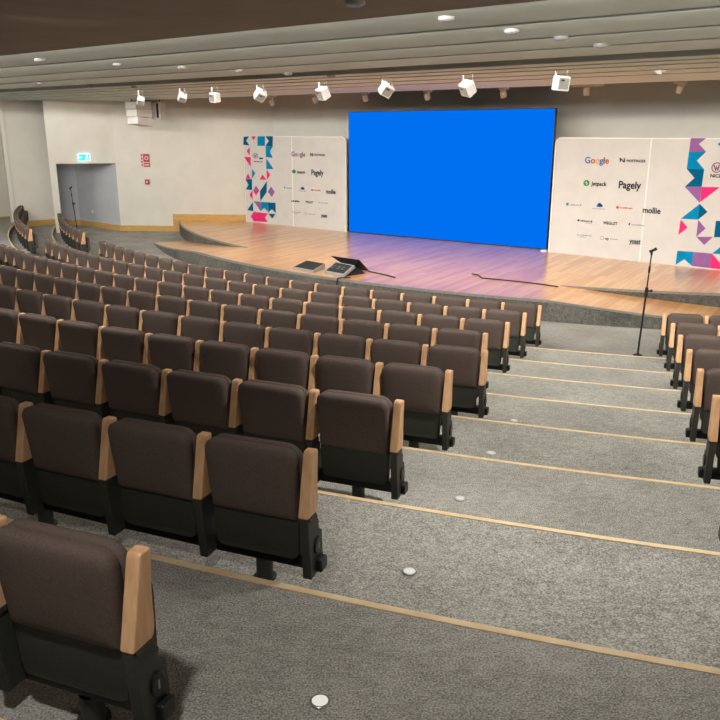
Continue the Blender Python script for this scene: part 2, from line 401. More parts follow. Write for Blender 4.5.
rowname = lambda k: 'front row' if k == 1 else ORD[k]+' row'
END = {1: -21.24, 2: -21.29, 3: -21.28, 4: -21.28, 5: -20.63, 6: -20.66, 7: -20.64, 8: -20.67, 9: -20.67}
for k in range(1, 10):
    R = row_R(k); st_ = math.degrees(SW/R); i = 0
    while True:
        a = END[k]-(i+.5)*st_
        if a < -57.4+.5*st_: break
        p = pol(R, a, floor_z(k))
        if in_view(p, 45):
            w = 'brown folded seat in the central block, %s from stage, %s from aisle' % (rowname(k), ORD[i+1])
            if i == 0: w = 'brown folded seat ending the central block at the aisle, %s from stage' % rowname(k)
            chair(p, math.radians(a), w, 'seats in the %s left of the aisle' % rowname(k), 'r' if i == 0 else None, ped_of(i))
        i += 1
GEND = {1: -15.8, 2: -15.85, 3: -15.98, 4: -16.12, 5: -16.27, 6: -16.4, 7: -16.5}
for k in range(1, 8):
    R = row_R(k); st_ = math.degrees(SW/R)
    for i in range(6):
        a = GEND[k]+(i+.5)*st_; p = pol(R, a, floor_z(k))
        if in_view(p, 25) or (i == 0 and in_view(p, 90)):
            w = 'brown folded seat across the aisle from the central block, %s, %s from aisle' % (rowname(k), ORD[i+1])
            if i == 0: w = 'brown folded seat ending the block across the aisle, %s from stage' % rowname(k)
            chair(p, math.radians(a), w, 'seats in the %s right of the aisle' % rowname(k), 'l' if i == 0 else None, 'c' if i % 3 == 0 else None)
for k, a0, cnt in ((1, -63.2, 10), (2, -63.4, 13)):
    a = a0
    for i in range(cnt):
        def P(x): return pol(row_R(k)+bend(x), x, floor_z(k))
        x = a
        while (P(x)-P(a)).length < SW: x -= .02
        q = (P(a)+P(x))/2; dv = P(a)-P(x); rz = math.atan2(dv.y, dv.x)
        w = 'brown seat in the distant block by the doorway, %s, %s from its near end' % (rowname(k), ORD[i+1])
        chair(q, rz, w, 'seats in the far left block', 'r' if i == 0 else None, 'c' if i % 3 == 0 else None)
        a = x

# ------------------------------------------------------------------ LED wall
Lp = at_z(349, 232, STG); Rp = at_z(546.5, 249.9, STG); HL = 2.985; dl = (Rp-Lp); WL = dl.length; dl.normalize(); nl = Vector((dl.y, -dl.x, 0))
led = thing('video_wall', 'large plain blue video wall standing on the stage between two printed backdrops', 'screen', (Lp+Rp)/2)
inv = lambda p: p-led.location
def q3(o, x, y, z, d=dl, nn=nl): return o+d*x+nn*y+Vector((0, 0, z))   # y>0 towards the audience
m = MB(); o0 = Lp-led.location
m.hexa([q3(o0, 0, .0, .01), q3(o0, WL, .0, .01), q3(o0, WL, -.09, .01), q3(o0, 0, -.09, .01)], [q3(o0, 0, 0, HL), q3(o0, WL, 0, HL), q3(o0, WL, -.09, HL), q3(o0, 0, -.09, HL)])
m.build('cabinet', M['blackp'], led)
m = MB(); m.add([q3(o0, .012, .003, .02), q3(o0, WL-.012, .003, .02), q3(o0, WL-.012, .003, HL-.012), q3(o0, .012, .003, HL-.012)], [[0, 1, 2, 3]]); m.build('screen', M['led'], led)
m = MB()
for x in lrange(.25, WL-.25, 4):
    m.tube([q3(o0, x, -.12, .0), q3(o0, x, -.12, HL-.2)], .025); m.tube([q3(o0, x, -.12, 1.8), q3(o0, x, -.55, .03)], .02); m.tube([q3(o0, x, -.1, .02), q3(o0, x, -.6, .02)], .02)
m.build('support_frame', M['black'], led)

# ------------------------------------------------------------------ printed backdrops
def text_mesh(txt):
    cu = D.curves.new('t', 'FONT'); cu.body = txt; cu.size = 1; cu.offset = .026; cu.resolution_u = 3
    ob = D.objects.new('t', cu); COL.objects.link(ob)
    dg = bpy.context.evaluated_depsgraph_get(); dg.update()
    me = D.meshes.new_from_object(ob.evaluated_get(dg)); D.objects.remove(ob); D.curves.remove(cu)
    vs = [v.co.copy() for v in me.vertices]; fs = [list(p.vertices) for p in me.polygons]; D.meshes.remove(me)
    return vs, fs
class Banner:
    def __init__(s, name, label, pl, pr, H, width, r=.14):
        s.o = pl.copy(); s.d = (pr-pl); s.d.z = 0; s.d.normalize(); s.n = Vector((s.d.y, -s.d.x, 0)); s.W = width; s.H = H
        s.root = thing(name, label, 'backdrop', s.o+s.d*width/2, 0, None); s.r = r
        s.off = s.root.location
        for x0, x1, cl, cr in ((0, width/2, r, 0), (width/2, width, 0, r)):
            ol = s.outline(x0+.02 if cl else x0, x1-.02 if cr else x1, 0, H-.02, cl, cr)
            m = MB(); m.loft([[s.P(x, y, h) for x, h in ol] for y in (0, -.03)], 0, False); m.build('fabric_panel', M['ban'], s.root)
        ol = s.outline(0, width, 0, H, r, r); il = s.outline(.022, width-.022, .0, H-.022, r-.01, r-.01)
        m = MB(); n = len(ol)
        vs = [s.P(x, .004, h) for x, h in ol]+[s.P(x, .004, h) for x, h in il]+[s.P(x, -.034, h) for x, h in ol]+[s.P(x, -.034, h) for x, h in il]
        fs = []
        for i in range(n-1):
            fs += [[i, i+1, n+i+1, n+i], [2*n+i, 2*n+i+1, i+1, i], [3*n+i, 3*n+i+1, 2*n+i+1, 2*n+i], [n+i, n+i+1, 3*n+i+1, 3*n+i]]
        m.add(vs, fs); m.build('edge_frame', M['banedge'], s.root)
        m = MB(); sw = .012
        m.hexa([s.P(width/2-sw, .005, 0), s.P(width/2+sw, .005, 0), s.P(width/2+sw, -.001, 0), s.P(width/2-sw, -.001, 0)], [s.P(width/2-sw, .005, H-.01), s.P(width/2+sw, .005, H-.01), s.P(width/2+sw, -.001, H-.01), s.P(width/2-sw, -.001, H-.01)])
        m.build('seam', M['banedge'], s.root)
        m = MB()
        for x in (.3, width/2, width-.3):
            m.hexa([s.P(x-.04, -.035, 0), s.P(x+.04, -.035, 0), s.P(x+.04, -.32, 0), s.P(x-.04, -.32, 0)], [s.P(x-.04, -.035, .012), s.P(x+.04, -.035, .012), s.P(x+.04, -.32, .012), s.P(x-.04, -.32, .012)])
            m.tube([s.P(x, -.05, 0), s.P(x, -.05, H-.1)], .018)
        m.build('stand', M['steel'], s.root)
    def outline(s, x0, x1, z0, z1, cl, cr):
        pts = [(x0, z0)]
        pts += [(x0+cl-cl*math.cos(t*math.pi/16), z1-cl+cl*math.sin(t*math.pi/16)) for t in range(9)] if cl else [(x0, z1)]
        pts += [(x1-cr+cr*math.sin(t*math.pi/16), z1-cr+cr*math.cos(t*math.pi/16)) for t in range(9)] if cr else [(x1, z1)]
        return pts+[(x1, z0)]
    def P(s, x, y, h): return s.o-s.off+s.d*x+s.n*y+Vector((0, 0, h))
    def loc(s, u, v):
        p = plane_hit(u, v, s.o, s.n)-s.o; return p.dot(s.d), p.z
    def pattern(s, polys):
        mats = ['tri_dark', 'tri_blue', 'tri_purple', 'tri_pink']; m = MB(); y = .0045
        for mi, px in polys:
            pts = [s.loc(*p) for p in px]; pts = [(min(max(x, .004), s.W-.004), min(max(h, .004), s.H-.004)) for x, h in pts]
            m.add([s.P(x, y, h) for x, h in pts], [list(range(len(pts)))], mi); y += .00005
        m.build('printed_pattern', [M[k] for k in mats], s.root)
    def logo(s, items):
        """items: ('t', text, (u0,v0),(u1,v1), mat[, letter mats, hscale]) / ('o', (u,v), r_px, mat[, inner]) / ('s', p0, p1, h_px, mat) / ('p', pts, mat)"""
        m = MB(); mats = []
        def mi(k):
            if k not in mats: mats.append(k)
            return mats.index(k)
        y = .006
        for it in items:
            if it[0] == 't':
                _, txt, a, b, mt = it[:5]; x0, z0 = s.loc(*a); x1, z1 = s.loc(*b); hs = it[6] if len(it) > 6 else 1.0
                chars = [(txt, mt)]
                vs, fs = text_mesh(txt); w = max(p.x for p in vs)-min(p.x for p in vs); mx = min(p.x for p in vs)
                sc = (x1-x0)/w; zc = (z0+z1)/2
                tall = .36
                if len(it) > 5 and it[5]:
                    pen = 0.0; full = w
                    for i, ch in enumerate(txt):
                        pre, _f = text_mesh(txt[:i+1]); cvs, cfs = text_mesh(ch)
                        r = max(p.x for p in pre); cr_ = max(p.x for p in cvs)
                        m.add([s.P(x0+(p.x-cr_+r-mx)*sc, y, zc+(p.y-tall)*sc*hs) for p in cvs], cfs, mi(it[5][i]))
                else:
                    m.add([s.P(x0+(p.x-mx)*sc, y, zc+(p.y-tall)*sc*hs) for p in vs], fs, mi(mt))
            elif it[0] == 'o':
                _, cpx, r, mt = it[:4]; x, z = s.loc(*cpx); x2, _z = s.loc(cpx[0]+r, cpx[1]); R = abs(x2-x); ri = it[4]*R if len(it) > 4 else 0
                _x, z2 = s.loc(cpx[0], cpx[1]-r); RZ = abs(z2-z); nn = 20
                ou = [s.P(x+R*math.cos(t*2*math.pi/nn), y, z+RZ*math.sin(t*2*math.pi/nn)) for t in range(nn)]
                if ri:
                    inn = [s.P(x+ri*math.cos(t*2*math.pi/nn), y, z+RZ*it[4]*math.sin(t*2*math.pi/nn)) for t in range(nn)]
                    m.add(ou+inn, [[t, (t+1) % nn, nn+(t+1) % nn, nn+t] for t in range(nn)], mi(mt))
                else: m.add(ou, [list(range(nn))], mi(mt))
            elif it[0] == 's':                     # a line of print too fine to read: a row of little strokes
                _, a, b, h, mt = it; nst = max(3, int(abs(b[0]-a[0])/1.5))
                rnd = random.Random(int(a[0]*10)); 
                for i in range(nst):
                    f0 = (i+.05)/nst; f1 = (i+.05+rnd.uniform(.5, .85))/nst; hh = h*rnd.uniform(.6, 1)
                    (xa, za), (xb, zb) = [s.loc(a[0]+(b[0]-a[0])*q, a[1]+(b[1]-a[1])*q+h/2) for q in (f0, f1)]
                    _x, zt = s.loc(a[0]+(b[0]-a[0])*f0, a[1]+(b[1]-a[1])*f0+h/2-hh); dz = zt-za
                    m.add([s.P(xa, y, za), s.P(xb, y, zb), s.P(xb, y, zb+dz), s.P(xa, y, za+dz)], [[0, 1, 2, 3]], mi(mt))
            elif it[0] == 'p':
                pts = [s.loc(*p) for p in it[1]]; m.add([s.P(x, y, z) for x, z in pts], [list(range(len(pts)))], mi(it[2]))
            y += .0003
        return m.build('printed_logo', [M[k] for k in mats], s.root)
bl0 = at_z(246.3, 221.5, STG); bl1 = at_z(346.5, 231.8, STG); br0 = at_z(548, 251.9, STG); br1 = at_z(720, 270.3, STG)
BL = Banner('backdrop_banner', 'white printed backdrop with coloured triangles at its left, left of the blue video wall', bl0, bl1, 2.395, (bl1-bl0).length)
BR = Banner('backdrop_banner', 'white printed backdrop right of the blue video wall, running out of the picture', br0, br1, 2.395, 4.06)
za = lambda pts: [(660+x/5.15, 130+y/5.15) for x, y in pts]
zb = lambda pts: [(240+x/7.58, 130+y/7.58) for x, y in pts]
BR.pattern([(2, za([(160, 35), (240, 33), (200, 72), (238, 112), (150, 112)])), (1, za([(150, 112), (238, 112), (190, 158), (228, 203), (138, 200)])),
    (0, za([(138, 200), (228, 203), (215, 292), (128, 292), (178, 247)])), (2, za([(128, 292), (213, 293), (205, 375)])), (3, za([(213, 293), (308, 295), (207, 372)])),
    (1, za([(205, 380), (197, 461), (107, 457)])), (0, za([(205, 380), (245, 422), (197, 461)])), (3, za([(107, 460), (143, 502), (95, 540)])),
    (2, za([(197, 463), (235, 507), (187, 550)])), (2, za([(187, 550), (273, 550), (228, 592)])), (0, za([(288, 468), (360, 468), (352, 552), (278, 552)])),
    (1, za([(90, 622), (172, 628), (165, 700), (125, 665), (80, 695)])), (2, za([(172, 628), (268, 636), (258, 711), (165, 700)])), (3, za([(268, 636), (315, 690), (315, 718), (258, 711)])),
    (1, za([(268, 636), (335, 585), (335, 640)])), (1, za([(297, 72), (340, 30), (340, 112)]))])
BL.pattern([(0, zb([(28, 52), (70, 47), (48, 80), (72, 118), (25, 112)])), (3, zb([(85, 47), (122, 48), (103, 78)])), (1, zb([(133, 47), (190, 47), (190, 120), (133, 120)])),
    (0, zb([(193, 47), (250, 47), (248, 127), (193, 120), (220, 83)])), (1, zb([(195, 122), (248, 127), (228, 165), (250, 212), (197, 205)])), (3, zb([(75, 128), (75, 195), (52, 160)])),
    (3, zb([(32, 205), (82, 205), (82, 280)])), (1, zb([(200, 215), (255, 297), (200, 295)])), (1, zb([(92, 295), (117, 328), (92, 370)])), (3, zb([(62, 330), (82, 370), (42, 370)])),
    (3, zb([(172, 338), (203, 378), (150, 375)])), (3, zb([(203, 300), (230, 340), (205, 378)])), (0, zb([(42, 372), (92, 372), (92, 455), (45, 450), (65, 415)])),
    (2, zb([(122, 420), (148, 460), (100, 460)])), (3, zb([(100, 460), (148, 460), (122, 495)])), (3, zb([(97, 455), (97, 530), (72, 492)])), (0, zb([(205, 385), (203, 470), (155, 540), (152, 465)])),
    (2, zb([(237, 428), (263, 470), (242, 508), (212, 468)])), (0, zb([(97, 545), (102, 615), (57, 608)])), (2, zb([(105, 540), (165, 545), (157, 615)])), (1, zb([(165, 545), (212, 548), (212, 620), (185, 590), (157, 615)])),
    (0, zb([(212, 548), (270, 552), (272, 630), (243, 600), (215, 625)])), (0, zb([(215, 632), (270, 638), (245, 672)])), (3, zb([(105, 620), (212, 632), (190, 665), (212, 697), (105, 692), (82, 655)]))])
GL = ['gblue', 'gred', 'gyel', 'gblue', 'ggreen', 'gred']
def wmark(b, c, r, vs_):
    u, v = c; k = r*.62; w = [(u-k, v-k*.8), (u-k*.6, v-k*.8), (u-k*.3, v+k*.35), (u, v-k*.75), (u+k*.3, v+k*.35), (u+k*.6, v-k*.8), (u+k, v-k*.8), (u+k*.42, v+k), (u+k*.2, v+k), (u, v+k*.1), (u-k*.2, v+k), (u-k*.42, v+k)]
    b.logo([('o', c, r, 'wine', .82), ('p', w, 'wine')]+vs_)
BR.logo([('t', 'Google', (585, 160), (609.2, 160.3), 'ink', GL)])
BR.logo([('p', [(619.8, 157.9), (621, 157.9), (621, 162), (619.8, 162)], 'ink'), ('p', [(623.8, 158.2), (625, 158.2), (625, 162.4), (623.8, 162.4)], 'ink'), ('p', [(621, 157.9), (623.8, 161), (623.8, 162.4), (621, 159.6)], 'ink'), ('t', 'HOSTINGER', (627, 160.6), (646, 161.2), 'ink')])
BR.logo([('o', (586.6, 183), 3.1, 'ggreen'), ('p', [(586.8, 180.8), (586.8, 183), (585, 183)], 'ban'), ('p', [(586.4, 183.3), (588.3, 183.3), (586.4, 185.4)], 'ban'), ('t', 'Jetpack', (591.3, 183.5), (607, 183.8), 'ink')])
BR.logo([('t', 'Pagely', (619, 184.2), (641.3, 185.4), 'ink', None, 1.1)])
BR.logo([('p', [(566.3, 202.8), (568.8, 202.8), (568.8, 205.4), (566.3, 205.4)], 'gblue'), ('s', (569.8, 204.6), (581.5, 205), 1.8, 'inkgrey')])
BR.logo([('o', (599.6, 205), 2.1, 'navy'), ('o', (597.8, 205.8), 1.3, 'gblue'), ('o', (601.6, 205.8), 1.3, 'navy'), ('s', (592.3, 208.4), (605, 208.9), 1.3, 'inkgrey')])
BR.logo([('o', (617.6, 207.4), 1.4, 'gred'), ('s', (620, 207.6), (633, 208.4), 1.5, 'gred')])
BR.logo([('t', 'mollie', (643, 209.7), (660.8, 210.8), 'ink', None, 1.1)])
BR.logo([('o', (578.6, 220.3), 1.1, 'ink'), ('s', (580.5, 220.5), (592.5, 221.5), 2, 'ink'), ('s', (586, 223), (592, 223.5), .8, 'inkgrey')])
BR.logo([('t', 'WEGLOT', (603.2, 222.7), (617.5, 223.6), 'ink', None, 1.15)])
BR.logo([('p', [(629, 223), (630.2, 222.6), (629.8, 225.2), (628.6, 225.2)], 'ink'), ('s', (631.5, 224.4), (644.6, 225.6), 1.6, 'inkgrey')])
BR.logo([('s', (577, 234.6), (592, 235.9), 1.2, 'inkgrey'), ('s', (580, 236.6), (586, 237.2), 1.2, 'inkgrey')])
BR.logo([('o', (602, 238), 2, 'inkgrey', .75), ('t', 'wp', (605, 238.3), (609, 238.6), 'ink', None, 1.1), ('s', (610, 238.8), (618, 239.4), 1.4, 'inkgrey')])
BR.logo([('t', 'yoast', (629.5, 240.6), (640.8, 241.6), 'ink', None, 1.35), ('s', (631, 244), (640.6, 244.6), .8, 'inkgrey')])
wmark(BR, (716.8, 167.6), 5.3, [('t', 'NICE', (710.6, 175.4), (721.5, 176.0), 'ink')])
BL.logo([('t', 'Google', (291.5, 153.8), (305.4, 154.1), 'ink', GL)])
BL.logo([('p', [(310.3, 152.8), (311, 152.8), (311, 156.2), (310.3, 156.2)], 'ink'), ('p', [(312.4, 152.9), (313.1, 152.9), (313.1, 156.3), (312.4, 156.3)], 'ink'), ('p', [(311, 152.8), (312.4, 155.2), (312.4, 156.3), (311, 154.2)], 'ink'), ('t', 'HOSTINGER', (314, 154.7), (325.2, 155), 'ink')])
BL.logo([('o', (294, 171.5), 1.9, 'ggreen'), ('t', 'Jetpack', (297.2, 171.8), (305.4, 172.1), 'ink')])
BL.logo([('t', 'Pagely', (311.5, 172), (323.6, 172.8), 'ink', None, 1.2)])
BL.logo([('o', (284.8, 187.5), .8, 'gblue'), ('s', (286, 187.8), (292.3, 188.2), 1.3, 'inkgrey')])
BL.logo([('o', (302.6, 188.3), 1.4, 'navy'), ('o', (301.4, 188.8), .9, 'gblue'), ('o', (303.8, 188.9), .9, 'navy'), ('s', (299, 190.8), (306, 191.2), 1, 'inkgrey')])
BL.logo([('o', (312.3, 190), .9, 'gred'), ('s', (313.8, 190.1), (321, 190.4), 1.2, 'gred')])
BL.logo([('t', 'mollie', (326.2, 191.2), (335.8, 191.8), 'ink', None, 1.2)])
BL.logo([('s', (291.2, 200.8), (300, 201.3), 1.7, 'ink')])
BL.logo([('t', 'WEGLOT', (305.6, 201.9), (313.3, 202.3), 'ink', None, 1.2)])
BL.logo([('s', (319, 202.5), (327.8, 203.2), 1.3, 'inkgrey')])
BL.logo([('s', (292, 211.8), (300.3, 212.4), 1, 'inkgrey'), ('s', (294.5, 213.4), (297.5, 213.7), .9, 'inkgrey')])
BL.logo([('o', (306, 213.5), 1.2, 'inkgrey', .75), ('s', (308, 213.8), (315, 214.3), 1.2, 'inkgrey')])
BL.logo([('t', 'yoast', (321.2, 215), (327.3, 215.6), 'ink', None, 1.4), ('s', (322, 217.2), (327, 217.5), .6, 'inkgrey')])
wmark(BL, (255.6, 155.7), 2.7, [('p', [(259.3, 157.6), (263.2, 157.6), (263.2, 159.2), (259.3, 159.2)], 'navy'), ('s', (254, 161.4), (263, 161.7), 1.2, 'ink')])

# ------------------------------------------------------------------ wall fittings
def on_wall(u, v, p, q):
    d = (q-p); d.z = 0; d.normalize(); nn = Vector((d.y, -d.x, 0)); return plane_hit(u, v, Vector((p.x, p.y, 0)), nn), d, nn
def wbox(m, c0, d, nn, x0, x1, z0, z1, y0, y1, mi=0):
    P = lambda x, y, z: c0+d*x+nn*y+Vector((0, 0, z))
    m.hexa([P(x0, y1, z0), P(x1, y1, z0), P(x1, y0, z0), P(x0, y0, z0)], [P(x0, y1, z1), P(x1, y1, z1), P(x1, y0, z1), P(x0, y0, z1)], mi)
p, d, nn = on_wall(84.3, 157.4, E, A)
t = thing('exit_sign', 'lit cyan exit sign on the white wall above the doorway', 'sign', p); o3 = Vector((0, 0, 0))
m = MB(); wbox(m, o3, d, nn, -.165, .165, -.1, .1, 0, .05); m.build('housing', M['exitw'], t)
m = MB(); wbox(m, o3, d, nn, -.15, .15, -.085, .085, .05, .056); m.build('face', M['exit'], t)
m = MB(); P = lambda x, z: d*x+nn*.058+Vector((0, 0, z))
m.add([P(.02, -.07), P(.05, -.07), P(.075, -.02), P(.10, -.065), P(.125, -.06), P(.10, .0), P(.105, .04), P(.07, .05), P(.03, .02), P(.05, .0)], [list(range(10))])
m.add([P(.09+.02*math.cos(k), .068+.02*math.sin(k)) for k in [i*.63 for i in range(10)]], [list(range(10))])
m.add([P(-.14, .015), P(-.06, .015), P(-.06, -.015), P(-.14, -.015)], [[0, 1, 2, 3]]); m.add([P(-.15, 0), P(-.11, .045), P(-.11, -.045)], [[0, 1, 2]])
m.build('running_figure_symbol', M['exitw'], t)
p, d, nn = on_wall(145.6, 160.2, A, K)
t = thing('fire_safety_sign', 'red and white fire safety sign on the side wall', 'sign', p)
m = MB(); wbox(m, o3, d, nn, -.14, .14, -.2, .2, 0, .012); m.build('sign_plate', M['redlight'], t)
m = MB(); wbox(m, o3, d, nn, -.06, .125, -.05, .17, .012, .016); wbox(m, o3, d, nn, -.06, .125, -.185, -.075, .012, .016)
for z in (.14, .05, -.04, -.13): wbox(m, o3, d, nn, -.125, -.085, z-.03, z+.02, .012, .016)
m.build('red_panel', M['red'], t)
m = MB(); P = lambda x, z: d*x+nn*.018+Vector((0, 0, z)); ou = [P(.032+.06*math.cos(k*.314), .06+.06*math.sin(k*.314)) for k in range(20)]; inn = [P(.032+.032*math.cos(k*.314), .06+.032*math.sin(k*.314)) for k in range(20)]
m.add(ou+inn, [[k, (k+1) % 20, 20+(k+1) % 20, 20+k] for k in range(20)])
m.add([P(-.04, -.11), P(.10, -.11), P(.10, -.15), P(-.04, -.15)], [[0, 1, 2, 3]]); m.build('symbol', M['redlight'], t)
p, d, nn = on_wall(147.6, 181.8, A, K)
t = thing('fire_alarm_button', 'small red fire alarm button below the red safety sign', 'alarm', p)
m = MB(); wbox(m, o3, d, nn, -.06, .06, -.07, .07, 0, .05); m.build('housing', M['red'], t)
m = MB(); wbox(m, o3, d, nn, -.028, .022, -.038, .034, .05, .055); m.build('press_panel', M['redlight'], t)
p, d, nn = on_wall(92.5, 211.5, B, A)
t = thing('wall_socket', 'small white socket low on the grey recess wall', 'socket', p)
m = MB(); wbox(m, o3, d, nn, -.05, .05, -.05, .05, 0, .015); m.build('plate', M['white'], t)
m = MB(); wbox(m, o3, d, nn, -.02, .02, -.02, .02, .015, .018); m.build('outlet', M['grille'], t)

# ------------------------------------------------------------------ microphone stands
def mic_stand(base_p, top_p, label, tilt_clip=True):
    t = thing('microphone_stand', label, 'microphone stand', base_p)
    v = top_p-base_p; m = MB()
    m.tube([(0, 0, 0), (0, 0, .018), (0, 0, .03)], [.06, .056, .03], n=20); m.build('base', M['black'], t)
    m = MB(); m.tube([Vector((0, 0, .02)), v*.62], .0125); m.build('lower_tube', M['black'], t)
    m = MB(); m.tube([v*.58, v*.66], .021); cl = m.build('clutch', M['rubber'], t)
    m = MB(); k = v*.63; m.tube([k, k+Vector((.055, -.01, 0))], .011); m.tube([k+Vector((.045, -.01, 0)), k+Vector((.07, -.012, 0))], .018); m.build('wing_knob', M['rubber'], cl)
    m = MB(); m.tube([v*.6, v*.97], .0085); m.build('upper_tube', M['black'], t)
    m = MB(); m.tube([v*.8, v*.86], .014); m.build('collar', M['rubber'], t)
    m = MB(); m.tube([v*.96, v], .013); a = v; m.tube([a+Vector((-.03, 0, -.012)), a+Vector((.015, -.01, .012)), a+Vector((.05, -.02, .035))], [.02, .016, .02]); m.build('microphone_clip', M['rubber'], t)
    return t
b_ = at_z(637.5, 355.5, FL+.005); t_ = at_y(652, 251, b_.y); b_.z = FL
if math.hypot(b_.x-CX, b_.y-CY) > noz_R(1): b_.z = floor_z(2)
mic_stand(b_, t_, 'thin black microphone stand in the aisle in front of the stage')
b_ = at_z(77.2, 233.5, FL); b_.y = 23.9; b_.x = at_z(77.2, 230, FL).x/at_z(77.2, 230, FL).y*23.9; t_ = at_y(70.5, 188, b_.y)
mic_stand(b_, t_, 'black microphone stand beside the doorway in the grey recess')

# ------------------------------------------------------------------ floor monitors and cables on the stage
t0 = at_z(312.5, 272.6, STG); t = thing('stage_monitor', 'flat low white framed monitor lying at the stage edge, left of the tilted one', 'monitor', t0)
c4 = [at_z(293, 269.5, STG), at_z(313, 273.2, STG), at_z(325, 268.3, STG), at_z(306.5, 264.9, STG)]
c4 = [x-t0 for x in c4]; cc = sum(c4, Vector())/4
h = [.05, .05, .09, .09]
m = MB(); m.hexa(c4, [x+Vector((0, 0, y)) for x, y in zip(c4, h)]); m.build('casing', M['moncase'], t)
m = MB(); inn = [cc+(x-cc)*.92+Vector((0, 0, y+.004)) for x, y in zip(c4, h)]; m.hexa([x-Vector((0, 0, .006)) for x in inn], inn); m.build('screen', M['screen'], t)
FLp = at_z(324, 273.6, STG); FRp = at_z(344, 277.6, STG); t = thing('stage_monitor', 'tilted monitor with white frame and black cover on the stage edge', 'monitor', (FLp+FRp)/2)
off = t.location; fl_, fr_ = FLp-off, FRp-off
tl = at_y(335.3, 261.6, FLp.y+.42)-off; tr = at_y(354.5, 265.4, FRp.y+.42)-off
nn = (fr_-fl_).cross(tl-fl_).normalized(); up = Vector((0, 0, .05))
m = MB(); front = [fl_+up, fr_+up, tr, tl]; m.hexa([x-nn*.05 if i > 1 else x-up*.98-nn*.0 for i, x in enumerate(front)], front); m.build('frame', M['moncase'], t)
cc = sum(front, Vector())/4; m = MB(); inn = [cc+(x-cc)*.84+nn*.005 for x in front]; m.hexa([x-nn*.008 for x in inn], inn); scr = m.build('screen', M['screen'], t)
u_ = (inn[1]-inn[0]).normalized(); w_ = (inn[3]-inn[0]).normalized(); cs = sum(inn, Vector())/4+nn*.003; 
m = MB()
for x, y, w, h in ((-.16, .05, .09, .012), (-.16, -.05, .09, .012), (-.2, 0, .012, .1), (-.03, .05, .08, .012), (-.03, -.05, .08, .012), (.0, 0, .012, .1), (.11, .05, .08, .012), (.11, -.04, .08, .012), (.08, 0, .012, .08)):
    m.add([cs+u_*(x+a*w)+w_*(y+b*h) for a, b in ((-.5, -.5), (.5, -.5), (.5, .5), (-.5, .5))], [[0, 1, 2, 3]])
m.build('screen_marks', M['inkgrey'], scr)
hl = at_y(330.7, 256, FLp.y+.55)-off; hr = at_y(358.5, 260, FRp.y+.6)-off; bl_ = at_z(368, 270.7, STG)-off; bm_ = at_z(352, 271.5, STG)-off
m = MB(); pl = [hl, hr, bl_, bm_+Vector((0, .05, .02))]; k = (pl[1]-pl[0]).cross(pl[3]-pl[0]).normalized()*.03
m.hexa(pl, [x+k for x in pl]); m.build('cover', M['blackp'], t)
m = MB(); m.hexa([fr_+Vector((.0, .08, 0)), fr_+Vector((.38, .42, 0)), fl_+Vector((.5, .62, 0)), fl_+Vector((.12, .3, 0))], [tr+Vector((0, .02, -.05)), tr+Vector((.1, .12, -.08)), tl+Vector((.12, .16, -.05)), tl+Vector((0, .04, -.05))]); m.build('rear_body', M['blackp'], t)
def cable(pts, label, r=.011):
    P = [Vector(p) for p in pts]; out = []
    for i in range(len(P)-1):
        for k in range(4): out.append(P[i].lerp(P[i+1], k/4))
    m = MB(); m.tube(out+[P[-1]], r, n=6); tag(m.build('cable', M['rubber']), label, 'cable'); 
zc = STG+.013
def edge_pt(a, R=RF+.02, z=zc): return pol(R, a, z)
e_a = -36.9
cable([at_z(350.5, 277.5, zc), edge_pt(e_a, RF-.05), edge_pt(e_a, RF+.02), edge_pt(e_a-.15, RF+.02, STG-.15), edge_pt(e_a-.5, RF+.03, FL+.015)], 'black cable running down the stage front below the tilted monitor')
cable([at_z(u, v, zc) for u, v in ((368, 271.2), (378, 273.2), (388, 275.5), (395, 277.3))], 'short black cable lying on the stage right of the tilted monitor')
cable([at_z(u, v, zc) for u, v in ((472, 273.8), (478, 274.8), (482, 278), (500, 279.6), (520, 281.6), (540, 284), (558, 286.6))], 'long black cable across the stage floor in front of the video wall')
p = at_z(543.5, 251.2, STG); m = MB(); m.bbox(p.x, p.y, p.z+.015, .12, .08, .03, .004); tag(m.build('foot_plate', M['white']), 'small white plate on the stage at the right foot of the video wall', 'plate')

# ------------------------------------------------------------------ ceiling fittings
def on_ceiling(u, v):
    d = ray(u, v); s0 = d.dot(N3); best = None; k = 4.0
    while k < 25:
        p = d*(k/s0*1.0); ss = p.dot(N3)
        if ss > 2 and p.z >= board_z(ss)-.012: return p
        k += .01
    return d*(10/s0)
DL = [(446.7, 18.7, 'second'), (511.7, 31.2, ''), (561, 38.3, ''), (600.5, 45.5, ''), (40, 60.2, ''), (118, 64.6, ''), (182.5, 67.4, ''), (240, 70.6, ''), (288, 73.6, ''), (331, 76, ''), (40, 83.7, ''), (91, 85.6, ''), (135, 87, ''), (355, 3.2, '')]
DLAB = ['large round ceiling light nearest the top edge right of centre', 'round ceiling light second in the right hand line of lights', 'round ceiling light third in the right hand line of lights', 'small round ceiling light fourth in the right hand line of lights',
    'flush ceiling light at the far left of the first light grey board', 'flush ceiling light above and left of the loudspeaker cluster', 'flush ceiling light above the leftmost white cube lamps', 'tiny flush ceiling light above the third cube lamp from the left', 'tiny flush ceiling light between the third and fourth cube lamps from the left', 'tiny flush ceiling light above the fourth cube lamp from the left',
    'small flush ceiling light low at the far left above the wall panels', 'tiny flush ceiling light above the doorway wall', 'tiny flush ceiling light directly above the loudspeaker cluster', 'unlit flush light in the dark ceiling at the top edge']
